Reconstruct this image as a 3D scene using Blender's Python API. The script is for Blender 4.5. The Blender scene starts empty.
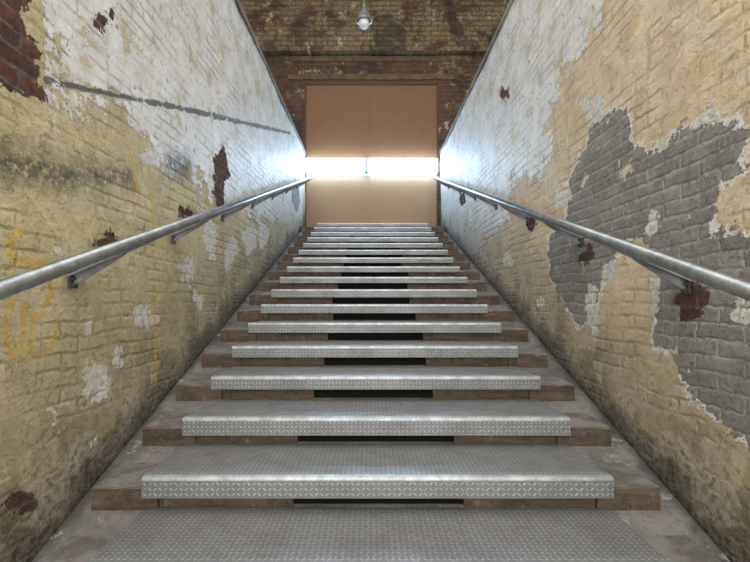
import bpy, bmesh, math, random
import numpy as np
from mathutils import Vector, Matrix
random.seed(4); np.random.seed(4)
scene=bpy.context.scene
scene.view_settings.view_transform='Standard'
scene.view_settings.look='None'

# ------------------------------------------------------------ survey constants
F=450.0; CX=371.0; CY=300.0; H=1.3925
D=.3933; R=.1355; Y1=1.838
XL=-1.23; XR=1.30; WTOP=4.10; YB=8.40; LAND=20*R
def YN(n): return Y1+(n-1)*D
def ZN(n): return (n+4)*R
def on_wall(px,py,X):
    Y=X*F/(px-CX); return (Y,H+(CY-py)*Y/F)

# ------------------------------------------------------------ helpers
def link(o): scene.collection.objects.link(o); return o
def mesh_obj(name,verts,faces,mat=None,smooth=False,parent=None,label=None,category=None,kind=None):
    me=bpy.data.meshes.new(name); me.from_pydata(verts,[],faces); me.update()
    if smooth:
        for p in me.polygons: p.use_smooth=True
    o=link(bpy.data.objects.new(name,me))
    if mat: me.materials.append(mat)
    if parent: o.parent=parent
    if label: o["label"]=label
    if category: o["category"]=category
    if kind: o["kind"]=kind
    return o
def box_vf(x0,x1,y0,y1,z0,z1,off=0):
    v=[(x0,y0,z0),(x1,y0,z0),(x1,y1,z0),(x0,y1,z0),(x0,y0,z1),(x1,y0,z1),(x1,y1,z1),(x0,y1,z1)]
    f=[(0,3,2,1),(4,5,6,7),(0,1,5,4),(1,2,6,5),(2,3,7,6),(3,0,4,7)]
    return v,[tuple(i+off for i in q) for q in f]
def boxes(name,bl,mat,bevel=0,**k):
    V=[];Fc=[]
    for b in bl:
        v,f=box_vf(*b,off=len(V)); V+=v;Fc+=f
    o=mesh_obj(name,V,Fc,mat,**k)
    if bevel:
        m=o.modifiers.new('bevel','BEVEL'); m.width=bevel; m.segments=2; m.limit_method='ANGLE'
    return o
def fixn(o):
    bm=bmesh.new(); bm.from_mesh(o.data); bmesh.ops.recalc_face_normals(bm,faces=bm.faces); bm.to_mesh(o.data); bm.free()
def extrude_x(name,prof,x0,x1,mat,bevel=0,**k):
    n=len(prof)
    V=[(x0,p[0],p[1]) for p in prof]+[(x1,p[0],p[1]) for p in prof]
    Fc=[tuple(range(n)),tuple(range(2*n-1,n-1,-1))]+[(i,i+n,(i+1)%n+n,(i+1)%n) for i in range(n)]
    o=mesh_obj(name,V,Fc,mat,**k); fixn(o)
    if bevel:
        m=o.modifiers.new('bevel','BEVEL'); m.width=bevel; m.segments=3; m.limit_method='ANGLE'
    return o
def worn_block(bm,x0,x1,y0,y1,z0,z1,amp=.004):
    # timber block whose front arris is chipped and slightly wavy
    nx=max(2,int((x1-x0)/.035)); rows=[]
    for i in range(nx+1):
        x=x0+(x1-x0)*i/nx
        c=.004+abs(random.gauss(0,amp)); 
        if random.random()<.12: c+=random.uniform(.004,.014)
        prof=[(y1,z0),(y0+random.uniform(0,.003),z0),(y0+random.uniform(0,.003),z1-c),(y0+c,z1-random.uniform(0,.002)),(y1,z1)]
        rows.append([bm.verts.new((x,a,b)) for a,b in prof])
    for a,b in zip(rows[:-1],rows[1:]):
        for k in range(5): bm.faces.new((a[k],a[(k+1)%5],b[(k+1)%5],b[k]))
    bm.faces.new(rows[0][::-1]); bm.faces.new(rows[-1])
def revolve(name,prof,center,mat,seg=40,**k):
    V=[];Fc=[]
    for r,z in prof:
        for i in range(seg):
            a=2*math.pi*i/seg; V.append((center[0]+r*math.cos(a),center[1]+r*math.sin(a),center[2]+z))
    for j in range(len(prof)-1):
        for i in range(seg):
            a=j*seg+i;b=j*seg+(i+1)%seg; Fc.append((a,b,b+seg,a+seg))
    return mesh_obj(name,V,Fc,mat,smooth=True,**k)
def tube(name,p0,p1,r,mat,seg=28,**k):
    p0=Vector(p0);p1=Vector(p1);d=(p1-p0).normalized()
    u=d.cross(Vector((0,0,1)));
    if u.length<1e-3: u=Vector((1,0,0))
    u.normalize(); w=d.cross(u)
    V=[];Fc=[]
    for p in (p0,p1):
        for i in range(seg):
            a=2*math.pi*i/seg; V.append(tuple(p+u*(r*math.cos(a))+w*(r*math.sin(a))))
    Fc=[(i,(i+1)%seg,(i+1)%seg+seg,i+seg) for i in range(seg)]+[tuple(range(seg-1,-1,-1)),tuple(range(seg,2*seg))]
    o=mesh_obj(name,V,Fc,mat,**k)
    for p in o.data.polygons: p.use_smooth=len(p.vertices)==4
    return o

# ------------------------------------------------------------ node helpers
class NT:
    def __init__(s,name):
        s.m=bpy.data.materials.new(name); s.m.use_nodes=True; s.t=s.m.node_tree; s.n=s.t.nodes; s.l=s.t.links
        s.b=s.n['Principled BSDF']
    def put(s,sock,v):
        if hasattr(v,'is_output') : s.l.new(v,sock)
        else: sock.default_value=v
    def math(s,op,a,b=0.0,c=0.0,clamp=False):
        n=s.n.new('ShaderNodeMath'); n.operation=op; n.use_clamp=clamp
        s.put(n.inputs[0],a); s.put(n.inputs[1],b); s.put(n.inputs[2],c); return n.outputs[0]
    def coord(s): return s.n.new('ShaderNodeTexCoord').outputs['Object']
    def sep(s,v):
        n=s.n.new('ShaderNodeSeparateXYZ'); s.l.new(v,n.inputs[0]); return n.outputs
    def comb(s,x,y,z):
        n=s.n.new('ShaderNodeCombineXYZ'); s.put(n.inputs[0],x);s.put(n.inputs[1],y);s.put(n.inputs[2],z); return n.outputs[0]
    def noise(s,v,scale,detail=4,rough=.55,dist=0,col=False):
        n=s.n.new('ShaderNodeTexNoise'); s.l.new(v,n.inputs['Vector']); n.inputs['Scale'].default_value=scale
        n.inputs['Detail'].default_value=detail; n.inputs['Roughness'].default_value=rough; n.inputs['Distortion'].default_value=dist
        return n.outputs['Color' if col else 'Fac']
    def mix(s,f,a,b,blend='MIX'):
        n=s.n.new('ShaderNodeMix'); n.data_type='RGBA'; n.blend_type=blend
        s.put(n.inputs[0],f)
        for i,v in ((6,a),(7,b)):
            if isinstance(v,tuple): v=(v+(1,))[:4]
            s.put(n.inputs[i],v)
        return n.outputs[2]
    def ramp(s,f,stops):
        n=s.n.new('ShaderNodeMapRange'); n.interpolation_type='SMOOTHSTEP'; s.put(n.inputs[0],f)
        n.inputs[1].default_value=stops[0]; n.inputs[2].default_value=stops[1]
        n.inputs[3].default_value=stops[2] if len(stops)>2 else 0; n.inputs[4].default_value=stops[3] if len(stops)>2 else 1
        return n.outputs[0]
    def attr(s,name):
        n=s.n.new('ShaderNodeAttribute'); n.attribute_name=name; return n.outputs['Fac']
    def bump(s,h,strength,dist,normal=None):
        n=s.n.new('ShaderNodeBump'); s.put(n.inputs['Height'],h); n.inputs['Strength'].default_value=strength; n.inputs['Distance'].default_value=dist
        if normal: s.l.new(normal,n.inputs['Normal'])
        return n.outputs[0]
    def out(s,col=None,rough=None,metal=None,normal=None):
        if col is not None: s.put(s.b.inputs['Base Color'],(col+(1,))[:4] if isinstance(col,tuple) else col)
        if rough is not None: s.put(s.b.inputs['Roughness'],rough)
        if metal is not None: s.put(s.b.inputs['Metallic'],metal)
        if normal is not None: s.l.new(normal,s.b.inputs['Normal'])
        return s.m
def lin(r,g,b):
    f=lambda c:(c/255/12.92) if c/255<=.04045 else ((c/255+.055)/1.055)**2.4
    return (f(r),f(g),f(b))

# ------------------------------------------------------------ brick wall material
def brick_tex(s,vec,c1,c2,mort,w=.215,h=.064,m=.012,smooth=.25):
    n=s.n.new('ShaderNodeTexBrick'); s.l.new(vec,n.inputs['Vector'])
    n.inputs['Scale'].default_value=1; n.inputs['Brick Width'].default_value=w; n.inputs['Row Height'].default_value=h
    n.inputs['Mortar Size'].default_value=m; n.inputs['Mortar Smooth'].default_value=smooth
    n.inputs['Color1'].default_value=c1+(1,); n.inputs['Color2'].default_value=c2+(1,); n.inputs['Mortar'].default_value=mort+(1,)
    return n.outputs['Color'],n.outputs['Fac']
def vmad(s,a,k,b):
    v=s.n.new('ShaderNodeVectorMath'); v.operation='MULTIPLY_ADD'; s.l.new(a,v.inputs[0]); v.inputs[1].default_value=(k,k,0); s.l.new(b,v.inputs[2]); return v.outputs[0]
def wall_material(name,base,base2,white,warm):
    s=NT(name); co=s.coord(); x,y,z=s.sep(co)
    flat=s.comb(y,z,0.0)
    vec=vmad(s,s.noise(flat,2.2,1,.5,0,True),.05,flat)
    vec=vmad(s,s.noise(flat,22,3,.7,0,True),.030,vec)
    _,mf=brick_tex(s,vec,(1,1,1),(0,0,0),(0,0,0),smooth=1.0,m=.015)
    redc,_=brick_tex(s,vec,lin(112,66,52),lin(80,54,46),lin(100,86,75))
    greyc,_=brick_tex(s,vec,lin(158,154,149),lin(136,132,129),lin(184,179,171),m=.006,smooth=.8)
    big=s.noise(flat,1.3,4,.6); mid=s.noise(flat,5,5,.65,.4); fine=s.noise(flat,30,5,.75); vf=s.noise(flat,110,2,.6)
    soft=s.noise(flat,9,4,.6,.8)
    thick=s.ramp(s.noise(flat,3.0,3,.6),(.38,.58,1,.05))
    mfp=s.math('MULTIPLY',mf,thick)
    # paint coat
    col=s.mix(s.ramp(mid,(.35,.65)),base,base2)
    col=s.mix(s.ramp(big,(.5,.72,0,.55)),col,warm)
    col=s.mix(s.ramp(soft,(.5,.7,0,.5)),col,tuple(min(1,k*1.18) for k in base))
    col=s.mix(s.math('MULTIPLY',mfp,.34),col,lin(124,108,78))
    col=s.mix(s.ramp(fine,(.54,.75,0,.7)),col,lin(140,122,90))
    cr=s.ramp(s.math('ABSOLUTE',s.math('SUBTRACT',s.noise(flat,10,5,.65,.5),.5)),(.0,.007,1,0))
    col=s.mix(s.math('MULTIPLY',cr,s.ramp(mid,(.42,.56,0,.6))),col,lin(92,78,56))
    # streaks that ran down the paint
    stv=s.comb(s.math('MULTIPLY',y,9.0),s.math('MULTIPLY',z,.9),0.0)
    stk=s.ramp(s.noise(stv,1.6,5,.65),(.60,.72,0,.38)); col=s.mix(stk,col,lin(126,112,84))
    en=s.math('ADD',s.math('MULTIPLY',s.math('SUBTRACT',s.noise(flat,4,6,.78),.5),.42),s.math('MULTIPLY',s.math('SUBTRACT',fine,.5),.06))
    en=s.math('ADD',en,s.math('MULTIPLY',mf,.022))
    def mask(attr,amp=1.0,w=.003,offs=0.0):
        d=s.math('ADD',s.attr(attr),s.math('MULTIPLY',en,amp)); d=s.math('ADD',d,offs)
        return s.ramp(d,(-w,w,1,0)),d
    wm,wd=mask('d_white',2.2)
    whitec=s.mix(s.ramp(mid,(.3,.7)),white,lin(220,219,216))
    whitec=s.mix(s.math('MULTIPLY',mfp,.55),whitec,lin(150,145,138))
    whitec=s.mix(s.ramp(s.noise(flat,5,6,.7),(.58,.59,0,.85)),whitec,lin(206,192,154))
    whitec=s.mix(s.ramp(s.noise(flat,12,6,.84,.3),(.60,.61,0,.85)),whitec,lin(130,116,104))
    whitec=s.mix(s.math('MULTIPLY',stk,.7),whitec,lin(150,140,124))
    col=s.mix(wm,col,whitec)
    rimw=s.math('MULTIPLY',s.ramp(s.math('ABSOLUTE',s.math('ADD',wd,-.022)),(.006,.02,1,0)),s.ramp(soft,(.42,.52,0,.6)))
    col=s.mix(rimw,col,lin(132,114,86))
    sp=s.ramp(s.noise(flat,6.5,6,.7),(.635,.642,0,.9)); col=s.mix(sp,col,lin(218,214,205))
    sp=s.ramp(s.noise(s.comb(z,y,3.0),8,6,.75),(.660,.667,0,.85)); col=s.mix(sp,col,lin(112,88,68))
    # soot / mould
    dm=s.ramp(s.math('ADD',s.attr('d_mould'),s.math('MULTIPLY',en,.7)),(-.09,.10,.95,0))
    dm=s.math('MULTIPLY',dm,s.ramp(fine,(.34,.52)))
    col=s.mix(dm,col,lin(66,63,54))
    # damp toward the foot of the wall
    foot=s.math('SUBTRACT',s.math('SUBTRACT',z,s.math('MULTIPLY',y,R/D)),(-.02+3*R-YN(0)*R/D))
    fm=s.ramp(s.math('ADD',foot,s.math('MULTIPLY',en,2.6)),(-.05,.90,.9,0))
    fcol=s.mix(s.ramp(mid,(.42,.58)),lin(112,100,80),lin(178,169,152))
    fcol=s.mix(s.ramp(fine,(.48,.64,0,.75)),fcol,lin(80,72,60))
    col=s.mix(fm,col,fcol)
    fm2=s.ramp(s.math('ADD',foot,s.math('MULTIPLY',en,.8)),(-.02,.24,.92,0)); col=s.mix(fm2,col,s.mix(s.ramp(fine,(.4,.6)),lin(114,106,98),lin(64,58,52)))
    # bare render / grey brick with pale broken rim
    rim,gd=mask('d_grey',.72,.002,-.020); gm,_=mask('d_grey',.72,.002)
    rimn=s.math('MULTIPLY',rim,s.ramp(s.noise(flat,4,4,.6),(.42,.46)))
    col=s.mix(rimn,col,lin(234,231,224))
    gc=s.mix(s.ramp(mid,(.35,.65,0,.75)),greyc,lin(134,129,124)); gc=s.mix(s.ramp(fine,(.48,.66,0,.65)),gc,lin(106,101,97))
    gc=s.mix(s.ramp(soft,(.54,.66,0,.45)),gc,lin(174,169,161))
    gc=s.mix(s.ramp(vf,(.55,.7,0,.35)),gc,lin(182,178,171))
    gc=s.mix(s.ramp(s.noise(flat,5,5,.65),(.64,.645,0,.9)),gc,lin(216,204,180))
    gc=s.mix(s.math('MULTIPLY',cr,.7),gc,lin(78,73,69))
    gc=s.mix(s.math('MULTIPLY',s.ramp(s.math('ADD',gd,.038),(.0,.03)),.35),gc,lin(80,75,70))
    col=s.mix(gm,col,gc)
    wp,_=mask('d_chip',.85,.003); col=s.mix(wp,col,s.mix(s.ramp(fine,(.4,.65)),lin(230,227,221),lin(194,188,178)))
    bm,_=mask('d_brick',.75,.004)
    rc=s.mix(s.ramp(fine,(.40,.60,0,.75)),redc,lin(58,43,38)); rc=s.mix(s.ramp(mid,(.56,.62,0,.6)),rc,lin(118,104,92)); col=s.mix(bm,col,rc)
    ym=s.ramp(s.math('ADD',s.attr('d_yellow'),s.math('MULTIPLY',en,.06)),(-.006,.006,.7,0))
    ym=s.math('MULTIPLY',ym,s.ramp(fine,(.38,.50))); col=s.mix(ym,col,lin(212,172,44))
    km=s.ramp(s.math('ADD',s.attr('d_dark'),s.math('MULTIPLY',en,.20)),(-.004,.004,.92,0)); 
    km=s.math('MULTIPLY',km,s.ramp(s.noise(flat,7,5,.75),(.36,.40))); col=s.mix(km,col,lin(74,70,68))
    # relief
    bare=s.math('MAXIMUM',gm,bm)
    mh=s.math('MULTIPLY',mf,s.math('MAXIMUM',s.math('MULTIPLY',thick,.55),s.math('MULTIPLY',bare,.5)))
    h=s.math('MULTIPLY',mh,-1.0)
    h=s.math('ADD',h,s.math('MULTIPLY',mid,.9)); h=s.math('ADD',h,s.math('MULTIPLY',soft,.7)); h=s.math('ADD',h,s.math('MULTIPLY',fine,.9)); h=s.math('ADD',h,s.math('MULTIPLY',vf,.22))
    h=s.math('ADD',h,s.math('MULTIPLY',bare,-1.0)); h=s.math('ADD',h,s.math('MULTIPLY',wm,.5)); h=s.math('ADD',h,s.math('MULTIPLY',km,-.8)); h=s.math('ADD',h,s.math('MULTIPLY',cr,-.3))
    nb=s.bump(h,.9,.010)
    rg=s.math('MAXIMUM',s.ramp(wm,(0,1,.62,.44)),s.math('MULTIPLY',bare,.95))
    return s.out(col,rg,0,nb)
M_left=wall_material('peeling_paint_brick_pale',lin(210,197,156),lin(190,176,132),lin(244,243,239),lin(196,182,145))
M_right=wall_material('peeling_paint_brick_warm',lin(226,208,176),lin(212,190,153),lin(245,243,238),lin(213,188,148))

def back_material():
    s=NT('old_red_brick_painted'); co=s.coord(); x,y,z=s.sep(co); flat=s.comb(x,z,0.0)
    vec=vmad(s,s.noise(flat,9,3,.6,0,True),.03,flat)
    c,f=brick_tex(s,vec,lin(108,70,54),lin(76,57,46),lin(110,97,80),w=.25,h=.092,m=.010,smooth=.5)
    mid=s.noise(flat,2.2,6,.7,.4); fine=s.noise(flat,15,5,.65)
    up=s.ramp(z,(5.7,6.15,-.04,.10))
    pm=s.ramp(s.math('ADD',mid,up),(.51,.57,0,.9)); pc=s.mix(s.ramp(fine,(.4,.65)),lin(148,130,95),lin(116,100,73))
    pc=s.mix(s.math('MULTIPLY',f,.65),pc,lin(62,54,42))
    c=s.mix(pm,c,pc); c=s.mix(s.ramp(s.noise(flat,4,6,.78),(.595,.61,0,.85)),c,lin(188,180,160))
    c=s.mix(s.ramp(s.noise(flat,1.3,5,.7,.6),(.47,.62,0,.7)),c,lin(54,45,38))
    h=s.math('ADD',s.math('MULTIPLY',f,-1.0),fine)
    return s.out(c,.8,0,s.bump(h,.9,.018))
M_back=back_material()

def concrete(name,a,b,rough=.8,sc=3,grime=False):
    s=NT(name); co=s.coord(); n1=s.noise(co,sc,7,.75,.3); n2=s.noise(co,30,5,.7)
    c=s.mix(s.ramp(n1,(.35,.65)),a,b); c=s.mix(s.ramp(n2,(.5,.72,0,.6)),c,tuple(k*.4 for k in a))
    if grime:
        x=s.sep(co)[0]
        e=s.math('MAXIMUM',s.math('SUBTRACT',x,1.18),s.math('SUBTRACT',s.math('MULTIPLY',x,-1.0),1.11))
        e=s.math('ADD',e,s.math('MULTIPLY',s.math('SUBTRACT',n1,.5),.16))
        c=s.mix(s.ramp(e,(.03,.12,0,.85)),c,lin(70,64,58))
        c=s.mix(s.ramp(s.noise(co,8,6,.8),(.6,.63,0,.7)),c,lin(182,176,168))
    return s.out(c,rough,0,s.bump(n2,.6,.008))
M_conc=concrete('stained_concrete',lin(136,131,126),lin(96,91,86))
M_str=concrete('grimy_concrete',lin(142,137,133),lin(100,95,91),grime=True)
M_cap=concrete('grey_coping',lin(150,144,138),lin(104,98,92))
M_plain=concrete('plain_plaster',lin(190,182,166),lin(160,150,132))
M_ceil=concrete('ceiling_plaster',lin(205,200,190),lin(180,174,160))
M_lint=concrete('patched_lintel',lin(92,70,51),lin(120,102,78),sc=5)

def wood_mat(name,a,b,c3,along='x',rough=.75,dust=None,grain=1.0):
    s=NT(name); co=s.coord(); x,y,z=s.sep(co)
    v=s.comb(s.math('MULTIPLY',x,1.6 if along=='x' else 22),s.math('MULTIPLY',y,22),s.math('MULTIPLY',z,22 if along=='x' else 1.6))
    g=s.noise(v,1.6,6,.65,.6); st=s.noise(co,5,5,.65)
    c=s.mix(s.ramp(g,(.3,.7,0,grain)),a,b); c=s.mix(s.ramp(st,(.45,.65)),c,c3)
    if dust:
        c=s.mix(s.ramp(s.noise(co,11,6,.8),(.5,.6,0,.6)),c,lin(56,47,40))
        c=s.mix(s.ramp(s.noise(co,17,6,.8),(.60,.63,0,.6)),c,lin(150,138,124))
        gm=s.n.new('ShaderNodeNewGeometry'); nz=s.sep(gm.outputs['True Normal'])[2]
        d=s.mix(s.ramp(s.noise(co,4,6,.8),(.4,.6)),dust,lin(104,99,94))
        c=s.mix(s.math('MULTIPLY',s.ramp(nz,(.5,.9)),s.ramp(s.noise(co,9,5,.7),(.3,.55,.6,1))),c,d)
    return s.out(c,rough,0,s.bump(g,.6,.005))
M_wood=wood_mat('worn_timber',lin(116,98,82),lin(78,64,53),lin(100,88,76),dust=lin(142,138,133))
M_gap=wood_mat('blackened_timber',lin(14,12,11),lin(8,7,6),lin(11,10,9),rough=.95)  # near-black colour that paints shade into the riser recesses
M_ply=wood_mat('plywood_sheet',lin(132,94,62),lin(122,86,55),lin(127,90,58),'z',.6,grain=.5)
M_ply2=wood_mat('faded_plywood_sheet',lin(166,134,102),lin(156,124,92),lin(161,129,97),'z',.6,grain=.5)
M_frame=wood_mat('door_frame_timber',lin(100,72,51),lin(80,57,41),lin(90,66,47),'x',.7)
M_white=concrete('window_bead_white',lin(205,214,222),lin(185,196,206),.5)  # bluish white standing in for glow around the glass
M_mull=concrete('pale_mullion',lin(120,126,132),lin(100,106,112),.5)

def plate_mat(name,cell,bright,dark,rough,bs=.6,dirt=.6):
    s=NT(name); co=s.coord(); x,y,z=s.sep(co)
    u=s.math('DIVIDE',x,cell); w=s.math('DIVIDE',s.math('SUBTRACT',y,z),cell)
    fu=s.math('FLOOR',u); fw=s.math('FLOOR',w)
    par=s.math('FLOORED_MODULO',s.math('ADD',fu,fw),2.0)
    a=s.math('SUBTRACT',s.math('SUBTRACT',u,fu),.5); b=s.math('SUBTRACT',s.math('SUBTRACT',w,fw),.5)
    b=s.math('MULTIPLY',b,s.math('SUBTRACT',s.math('MULTIPLY',par,2.0),1.0))
    p=s.math('MULTIPLY',s.math('ADD',a,b),.7071); q=s.math('MULTIPLY',s.math('SUBTRACT',a,b),.7071)
    e=s.math('SQRT',s.math('ADD',s.math('POWER',s.math('DIVIDE',p,.55),2.0),s.math('POWER',s.math('DIVIDE',q,.20),2.0)))
    hgt=s.ramp(e,(.35,1.1,1,0))
    n1=s.noise(co,5,6,.7); n2=s.noise(co,60,4,.7)
    c=s.mix(hgt,dark,bright); c=s.mix(s.ramp(n1,(.35,.75,0,dirt)),c,lin(108,105,102)); c=s.mix(s.ramp(n2,(.5,.8,0,dirt*.6)),c,lin(84,82,80))
    r=s.ramp(n1,(.3,.7,rough-.06,rough+.14))
    h=s.math('ADD',hgt,s.math('MULTIPLY',n2,.2))
    return s.out(c,r,.5,s.bump(h,bs,.0024))
M_plate=plate_mat('chequer_plate_steel',.021,lin(178,179,180),lin(138,138,139),.52,.6,.55)
M_nose=plate_mat('chequer_plate_nosing',.021,lin(190,194,194),lin(146,149,149),.48,.6,.4)
def metal(name,a,b,rough,met=.85):
    s=NT(name); co=s.coord(); n=s.noise(co,14,5,.7,.4); n2=s.noise(co,70,4,.6)
    c=s.mix(s.ramp(n,(.35,.65)),a,b)
    return s.out(c,s.ramp(n2,(.3,.7,rough-.06,rough+.1)),met,s.bump(n2,.15,.0008))
M_edge=metal('worn_bright_edge',lin(208,212,212),lin(170,174,174),.44,.55)
M_galv=metal('galvanised_steel',lin(170,175,178),lin(142,147,151),.36,.85)
M_brk=metal('bracket_steel',lin(176,178,180),lin(146,148,150),.55,.5)
M_bolt=metal('dark_bolt_steel',lin(104,100,97),lin(74,70,68),.55,.5)
M_lamp=metal('spun_aluminium',lin(225,225,222),lin(190,190,186),.25)
def emit(name,col,st):
    s=NT(name); s.b.inputs['Base Color'].default_value=(.9,.95,1,1); s.b.inputs['Emission Color'].default_value=col+(1,); s.b.inputs['Emission Strength'].default_value=st; return s.m
M_glow=emit('daylight_glass',(.47,.72,1.0),25)
s=NT('bulb_glass'); s.b.inputs['Roughness'].default_value=.15; s.b.inputs['Base Color'].default_value=(.75,.75,.72,1); M_bulb=s.m

# ------------------------------------------------------------ signed distances on the wall faces
def sd_poly(P,poly):
    poly=np.array(poly,float); d=np.full(len(P),1e9); ins=np.zeros(len(P),bool); n=len(poly)
    for i in range(n):
        a=poly[i];b=poly[(i+1)%n]; e=b-a; w=P-a
        t=np.clip((w@e)/max(e@e,1e-12),0,1); q=w-t[:,None]*e; d=np.minimum(d,np.hypot(q[:,0],q[:,1]))
        c=((a[1]>P[:,1])!=(b[1]>P[:,1]))
        with np.errstate(divide='ignore',invalid='ignore'):
            xi=(b[0]-a[0])*(P[:,1]-a[1])/(b[1]-a[1])+a[0]
        ins^= c&(P[:,0]<xi)
    return np.where(ins,-d,d)
def sd_line(P,pts,w):
    d=np.full(len(P),1e9); pts=np.array(pts,float)
    for a,b in zip(pts[:-1],pts[1:]):
        e=b-a; q=P-a; t=np.clip((q@e)/max(e@e,1e-12),0,1); q=q-t[:,None]*e; d=np.minimum(d,np.hypot(q[:,0],q[:,1]))
    return d-w
def blob(px,py,rx,ry,X):
    pts=[]
    for i in range(10):
        a=2*math.pi*i/10; k=random.uniform(.65,1.25); pts.append(on_wall(px+rx*k*math.cos(a),py+ry*k*math.sin(a),X))
    return pts
def build_wall(name,X,side,mat,layers,label):
    ys=[-1.0]
    while ys[-1]<YB:
        y=ys[-1]; ys.append(y+(.03 if y<1.2 else max(.010,.006*y)))
    ys[-1]=YB; ys=np.array(ys); zs=np.linspace(-.05,WTOP,330)
    Yg,Zg=np.meshgrid(ys,zs,indexing='ij'); P=np.stack([Yg.ravel(),Zg.ravel()],1); ny,nz=len(ys),len(zs)
    rough=(np.sin(P[:,0]*3.1+1)*np.sin(P[:,1]*4.3)*.006+np.sin(P[:,0]*9.7+P[:,1]*5)*.003+np.sin(P[:,0]*23+2*np.sin(P[:,1]*11))*np.sin(P[:,1]*31)*.001)
    V=np.stack([X+rough,P[:,0],P[:,1]],1).tolist()
    idx=np.arange(ny*nz).reshape(ny,nz)
    q=np.stack([idx[:-1,:-1],idx[1:,:-1],idx[1:,1:],idx[:-1,1:]],-1).reshape(-1,4)
    if side>0: q=q[:, ::-1]
    Fc=q.tolist()
    xo=X+side*.26; n0=len(V)
    V+= [(xo,-1,-.05),(xo,YB,-.05),(xo,YB,WTOP),(xo,-1,WTOP)]
    a,b,c,d=n0,n0+1,n0+2,n0+3; i00,i10,i11,i01=int(idx[0,0]),int(idx[-1,0]),int(idx[-1,-1]),int(idx[0,-1])
    Fc+=[(a,b,c,d),(i01,i11,c,d),(i00,a,b,i10),(i00,i01,d,a),(i10,b,c,i11)]
    o=mesh_obj(name,V,Fc,mat,kind='structure',label=label)
    for i,p in enumerate(o.data.polygons): 
        if i<len(q): p.use_smooth=True
    for an,fs in layers.items():
        dd=np.full(len(P),5.0)
        for f in fs: dd=np.minimum(dd,f(P))
        at=o.data.attributes.new(an,'FLOAT','POINT'); at.data.foreach_set('value',np.concatenate([dd,np.full(4,5.0)]).astype(np.float32))
    return o
def PL(pts,X): return [on_wall(a,b,X) for a,b in pts]
def poly(pts,X): 
    q=PL(pts,X); return lambda P:sd_poly(P,q)
def bl(px,py,rx,ry,X):
    q=blob(px,py,rx,ry,X); return lambda P:sd_poly(P,q)
def ln(pts,w,X):
    q=PL(pts,X); return lambda P:sd_line(P,q,w)
L=XL
layL={
'd_white':[poly([(40,-500),(42,84),(75,96),(122,104),(134,125),(152,135),(150,160),(168,178),(188,165),(205,185),(214,205),(238,205),(258,222),(280,222),(303,240),(305,-50),(300,-500)],L)],
'd_grey':[bl(296,200,5,16,L)],
'd_chip':[bl(144,318,14,16,L),bl(100,380,16,21,L),bl(90,325,5,9,L),bl(185,267,11,16,L),bl(118,360,4,9,L),bl(55,412,4,10,L),bl(96,440,4,5,L),bl(212,236,8,20,L),bl(230,250,9,16,L),bl(150,155,16,10,L),bl(250,240,10,14,L),bl(205,215,6,10,L),bl(200,300,5,7,L),bl(262,235,6,12,L)],
'd_brick':[poly([(-80,-120),(30,-120),(36,-20),(30,30),(44,50),(40,104),(22,96),(0,88),(-80,70)],L),bl(103,18,10,11,L),bl(220,176,9,28,L),bl(28,503,19,16,L),bl(104,243,13,6,L),bl(185,213,8,6,L)],
'd_yellow':[ln([(150,182),(153,260),(157,382)],.015,L),ln([(129,150),(134,175),(138,205)],.017,L),
  ln([(24,226),(10,242),(14,262),(44,262),(52,290),(42,318),(26,312)],.015,L),ln([(12,300),(4,325),(10,358),(22,344),(24,306)],.014,L),ln([(34,318),(28,345),(36,358),(52,350),(60,322)],.014,L),ln([(210,160),(206,205)],.012,L)],
'd_mould':[poly([(-60,142),(30,146),(60,160),(130,172),(135,186),(60,186),(20,180),(-60,178)],L),poly([(165,150),(190,160),(188,178),(165,170)],L),poly([(-60,540),(60,470),(120,420),(120,450),(60,520),(-60,600)],L)],
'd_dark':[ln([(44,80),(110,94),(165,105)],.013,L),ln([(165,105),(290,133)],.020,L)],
}
Rr=XR
layR={
'd_white':[poly([(440,240),(438,-500),(560,-500),(610,-20),(585,60),(560,75),(548,120),(556,150),(530,185),(512,178),(508,225),(488,238),(470,262)],Rr)],
'd_grey':[poly([(596,116),(627,108),(632,142),(650,152),(682,128),(735,116),(749,140),(742,176),(716,185),(712,230),(760,238),(850,220),(880,520),(800,480),(745,442),(700,404),(690,395),(676,350),(652,345),(656,300),(662,262),(645,232),(628,240),(604,270),(597,318),(575,326),(560,292),(550,275),(549,236),(566,222),(568,180),(588,142)],Rr)],
'd_chip':[bl(596,108,16,14,Rr),bl(715,116,18,6,Rr),bl(592,310,7,28,Rr),bl(608,272,10,8,Rr),bl(652,222,5,8,Rr),bl(742,318,8,10,Rr),bl(508,260,6,8,Rr),bl(563,196,7,12,Rr),bl(655,300,3,14,Rr),bl(540,300,4,6,Rr)],
'd_brick':[bl(690,302,18,15,Rr),bl(587,256,8,9,Rr),bl(532,225,6,8,Rr),bl(503,92,5,6,Rr),bl(462,200,4,8,Rr)],
'd_yellow':[ln([(603,20),(640,25)],.005,Rr)],
'd_mould':[poly([(640,430),(760,510),(760,560),(640,460)],Rr)],
'd_dark':[bl(484,40,2,22,Rr)],
}
build_wall('wall_left',XL,-1,M_left,layL,'brick stairwell wall with peeling white and yellow paint')
build_wall('wall_right',XR,1,M_right,layR,'brick stairwell wall with beige paint and bare grey patches')
boxes('trim_1',[(XL-.30,XL+.02,-1,YB-.01,WTOP,WTOP+.06)],M_cap,.008,kind='structure',label='grey coping on stairwell wall')
boxes('trim_2',[(XR-.02,XR+.30,-1,YB-.01,WTOP,WTOP+.06)],M_cap,.008,kind='structure',label='grey coping on stairwell wall')

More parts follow.
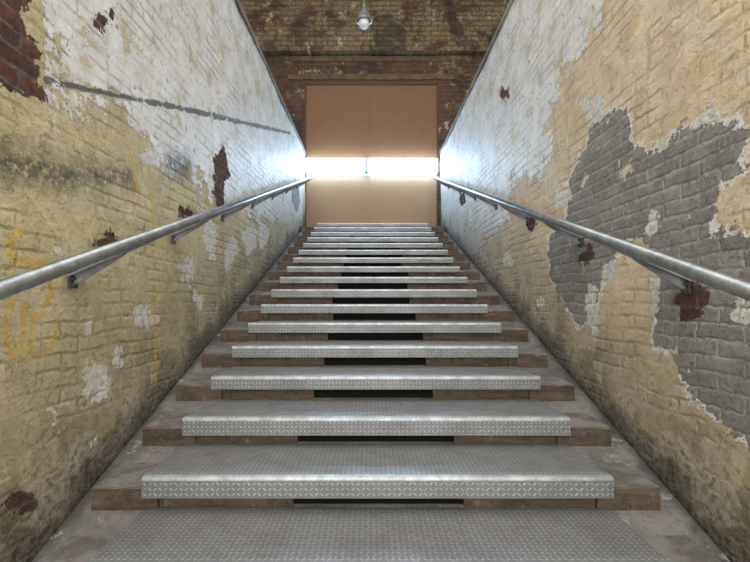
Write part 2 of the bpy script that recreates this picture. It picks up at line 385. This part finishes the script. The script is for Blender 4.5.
# back wall with opening
dx0,dx1=-1.213,1.232; dz1=5.42
boxes('wall_back',[(-4.2,dx0-.03,YB,YB+.35,0,5.96),(dx1+.03,4.2,YB,YB+.35,0,5.96),(dx0-.03,dx1+.03,YB,YB+.35,dz1+.06,5.96),
   (dx0-.03,dx1+.03,YB,YB+.35,0,LAND),(-4.2,4.2,YB-.14,YB+.35,5.96,7.5)],M_back,kind='structure',label='dirty old brick end wall with flaking paint')
boxes('trim_3',[(dx0-.03,dx0,YB-.005,YB+.2,LAND,dz1+.06),(dx1,dx1+.03,YB-.005,YB+.2,LAND,dz1+.06),(dx0,dx1,YB-.015,YB+.2,dz1,dz1+.06)],M_frame,.005,kind='structure',label='brown timber door frame')
boxes('trim_5',[(-1.55,1.55,YB-.035,YB,5.50,5.60),(-1.5,1.5,YB-.02,YB,5.84,5.94)],M_lint,.01,kind='structure',label='patched brown lintel band over the doorway')
zw0,zw1=3.765,4.005
def door(i,x0,x1,wx0,wx1):
    f=YB+.03; b=YB+.07
    o=boxes('door_%d'%i,[(x0,x1,f,b,zw1,dz1-.003),(x0,wx0,f,b,zw0,zw1),(wx1,x1,f,b,zw0,zw1)],M_ply,kind='structure',label='dull brown plywood door leaf with glazed strip')
    boxes('lower_panel',[(x0,x1,f,b,LAND+.005,zw0)],M_ply2,parent=o,label='faded beige plywood lower panel')  # lower part in a paler plywood colour than the leaf above
    boxes('glazing_bead',[(x0,x1,f-.012,f,zw1,zw1+.045),(x0,x1,f-.012,f,zw0-.045,zw0)],M_white,.003,parent=o,label='pale glazing bead along the glass')  # strips added above and below the glass to read as its glow
    boxes('window_%d'%i,[(wx0,wx1,f-.12,f+.02,zw0,zw1)],M_glow,kind='structure',label='horizontal glazed strip flooded with daylight')  # box projects from the leaf, shaped to spill its glow onto the door
    return o
door(1,dx0+.003,-.0315,-1.205,-.125)
door(2,-.0285,dx1-.003,-.045,1.222)
boxes('trim_4',[(-.122,-.048,YB-.06,YB+.03,zw0,zw1),(-.06,.0,YB+.071,YB+.10,LAND+.005,dz1-.003)],M_mull,kind='structure',label='narrow pale mullion between glazed strips')  # second box is an added strip stopping light at the door seam

# upper room
boxes('wall_upper_left',[(-4.4,-4.2,-1.0,YB+.35,0,7.5)],M_plain,kind='structure')
boxes('wall_upper_right',[(4.2,4.4,-1.0,YB+.35,0,7.5)],M_plain,kind='structure')
boxes('floor_upper_left',[(-4.2,XL-.265,-1,YB,LAND-.2,LAND)],M_conc,kind='structure')
boxes('floor_upper_right',[(XR+.265,4.2,-1,YB,LAND-.2,LAND)],M_conc,kind='structure')
boxes('ceiling',[(-4.4,-2.6,-1,YB+.35,7.5,7.65),(2.6,4.4,-1,YB+.35,7.5,7.65),(-2.6,2.6,4.6,YB+.35,7.5,7.65)],M_ceil,kind='structure',label='plaster ceiling with long open skylight')  # unseen ceiling; opening added to let sky light down on the stair
boxes('floor',[(-4.2,4.2,-4,YN(-3)+.5,-.2,0)],M_conc,kind='structure',label='worn concrete floor')

# ------------------------------------------------------------ staircase
stair=link(bpy.data.objects.new('staircase',None)); stair.location=(0,YN(-3),0)
stair["label"]="long straight stair with chequer-plate treads between brick walls"; stair["category"]="staircase"
def par(o): o.parent=stair; o.matrix_parent_inverse=Matrix.Translation((0,-YN(-3),0))
bx0,bx1=XL+.012,XR-.012
ylo=YN(-3); dz=.012
prof=[(ylo+D*(dz/R),0.002),(YN(16)+.02,19*R-dz+.02*R/D),(YN(16)+.02,LAND-.05),(YB-.03,LAND-.05),(YB-.03,.002)]
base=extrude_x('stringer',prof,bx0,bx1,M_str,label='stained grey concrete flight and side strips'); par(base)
WX0,WX1=-1.135,1.189; PX0,PX1=-.923,.976; GX0,GX1=-.342,.388
for n in range(-3,17):
    y0=YN(n); zt=ZN(n); zb=ZN(n-1)
    wt=zt-.05; j=random.uniform(-.016,.012); j2=random.uniform(-.012,.016)
    lip=.086 if n<3 else (.074 if n<8 else .062)
    zlow=zb-.035 if n>-3 else .002
    back=YN(n+1)-.004 if n<16 else YB-.05
    g0=GX0+random.uniform(-.03,.03); g1=GX1+random.uniform(-.03,.03)
    bm=bmesh.new()
    for q in [(WX0+j,PX0+.05,y0,back,zlow,wt),(PX1-.05,WX1+j2,y0,back,zlow,wt),
         (PX0+.0502,g0,y0+.018,back,zlow,wt),(g1,PX1-.0502,y0+.018,back,zlow,wt),
         (g0+.0002,g1-.0002,y0+.05,back,zlow,wt)]: worn_block(bm,*q)
    bmesh.ops.recalc_face_normals(bm,faces=bm.faces)
    me=bpy.data.meshes.new('step'); bm.to_mesh(me); bm.free(); me.materials.append(M_wood)
    st=link(bpy.data.objects.new('step',me)); st["label"]='worn brown timber step'; par(st)
    gp=boxes('riser_recess',[(g0+.003,g1-.003,y0+.036,y0+.049,zlow+.003,wt-.002)],M_gap,label='blackened recess under tread'); gp.parent=st  # black board paints the shade inside the recess
    pf=y0-.014
    pback=(YN(n+1)+.012) if n<16 else YB-.05
    pl=boxes('tread_plate',[(PX0,PX1,pf+.05,pback,zt-.012,zt-.002),(PX0,PX1,pf+.03,pf+.045,wt,zt-.012),(PX0,PX0+.006,pf+.045,pback-.02,wt,zt-.012),(PX1-.006,PX1,pf+.045,pback-.02,wt,zt-.012)],M_plate,.002,label='dull grey steel chequer plate'); pl.parent=st
    pr=[(pf-.010,zt-lip),(pf-.010,zt-.010),(pf-.007,zt-.003),(pf,zt),(pf+.052,zt),(pf+.052,zt-.012),(pf+.002,zt-.012),(pf+.002,zt-lip)]
    ns=extrude_x('nosing',pr,PX0-.004,PX1+.004,M_nose,.0015,label='folded chequer-plate nosing'); ns.parent=st
    we=extrude_x('worn_edge',[(pf-.0112,zt-.015),(pf-.0112,zt-.010),(pf-.008,zt-.002),(pf,zt+.0014),(pf+.018,zt+.0014),(pf+.018,zt-.001),(pf,zt-.001),(pf-.0095,zt-.011),(pf-.0095,zt-.015)],PX0-.002,PX1+.002,M_edge,0,label='polished worn edge of the nosing'); we.parent=ns  # brighter steel strip along the nosing edge

# ------------------------------------------------------------ handrails
def rail(Xr,Xw,p0,p1,label):
    root=link(bpy.data.objects.new('handrail',None)); root["label"]=label; root["category"]="handrail"
    (ya,za),(yb_,zb_)=p0,p1; sl=(zb_-za)/(yb_-ya)
    zz=lambda y: za+(y-ya)*sl
    root.location=(Xw,1.85,zz(1.85)-.15)
    T=Matrix.Translation(-root.location)
    def P(o,p=root): o.data.transform(T); o.parent=p
    P(tube('pipe',(Xr,-.7,zz(-.7)),(Xr,yb_,zz(yb_)),.0245,M_galv,36,label='galvanised steel pipe'))
    P(tube('end_cap',(Xr,yb_,zz(yb_)),(Xr,yb_+.012,zz(yb_+.012)),.0265,M_galv,36))
    sg=1 if Xw>Xr else -1
    y=1.84-.93*2
    while y<8.0:
        z=zz(y); t=.004
        xw=Xw-sg*.012
        A=(Xr,y-.05,zz(y-.05)-.0225); B=(Xr,y+.30,zz(y+.30)-.0225); C=(xw,y+.035,z-.112); E=(xw,y-.035,z-.126)
        V=[A,B,C,E]+[(a,b,c-.008) for a,b,c in (A,B,C,E)]
        Fc=[(0,1,2,3),(7,6,5,4),(0,4,5,1),(1,5,6,2),(2,6,7,3),(3,7,4,0)]
        o0=len(V)
        pts=[(Xr,z-.028),(xw-sg*.004,z-.120),(xw-sg*.004,z-.168),(Xr+sg*.07,z-.085),(Xr,z-.040)]
        n=len(pts)
        V+=[(a,y-t,b) for a,b in pts]+[(a,y+t,b) for a,b in pts]
        Fc+=[tuple(o0+i for i in range(n)),tuple(o0+i for i in range(2*n-1,n-1,-1))]+[(o0+i,o0+(i+1)%n,o0+(i+1)%n+n,o0+i+n) for i in range(n)]
        b=mesh_obj('bracket',V,Fc,M_brk,label='long flat tapered galvanised bracket'); fixn(b); P(b)
        x0,x1=sorted((xw-sg*.006,xw+sg*.004))
        P(boxes('wall_plate',[(x0,x1,y-.025,y+.025,z-.180,z-.105)],M_bolt,.002),b)
        for k in (-.166,-.140):
            P(tube('bolt',(xw-sg*.004,y-.015,z+k),(xw-sg*.018,y-.015,z+k),.007,M_bolt,6),b)
        y+=.93
rail(-1.0,XL,(1.213,H+.027),(8.04,H+2.215),"galvanised pipe handrail beside white and yellow wall")
rail(1.07,XR,(1.27,H+.023),(8.16,H+2.249),"galvanised pipe handrail beside beige wall with grey patches")

# ------------------------------------------------------------ pendant lamp
lamp=link(bpy.data.objects.new('pendant_lamp',None)); lamp["label"]="small bulb pendant lamp with bell-shaped metal shade"; lamp["category"]="lamp"
ly=6.7; lx=(364-CX)*ly/F; lz=H+(CY-18)*ly/F
lamp.location=(lx,ly,7.5)
def LP(o): o.data.transform(Matrix.Translation(-lamp.location)); o.parent=lamp
LP(revolve('lamp_shade',[(.022,.20),(.026,.13),(.045,.10),(.075,.06),(.10,.01),(.118,-.04),(.122,-.05),(.112,-.042),(.09,.01),(.045,.075),(.018,.10)],(lx,ly,lz),M_lamp,label='silver metal shade'))
LP(revolve('bulb',[(.02,.04),(.045,0),(.075,-.05),(.082,-.09),(.065,-.135),(.035,-.158),(.0,-.163)],(lx,ly,lz),M_bulb,label='clear glass bulb'))
LP(tube('rod',(lx,ly,lz+.19),(lx,ly,7.47),.008,M_lamp,12))
LP(revolve('ceiling_rose',[(.0,-.05),(.03,-.05),(.055,-.02),(.055,0),(0,0)],(lx,ly,7.5),M_lamp))

# ------------------------------------------------------------ light
w=bpy.data.worlds.new('sky'); scene.world=w; w.use_nodes=True
bg=w.node_tree.nodes['Background']; bg.inputs[0].default_value=(.99,.99,.99,1); bg.inputs[1].default_value=2.9
cam=bpy.data.cameras.new('camera'); co=link(bpy.data.objects.new('camera',cam)); scene.camera=co
cam.lens=F*36/750; cam.sensor_width=36
co.location=(0,0,H); co.rotation_euler=(math.radians(90),0,0)
cam.shift_x=(375-CX)/750; cam.shift_y=(CY-281)/750
cam.clip_start=.02
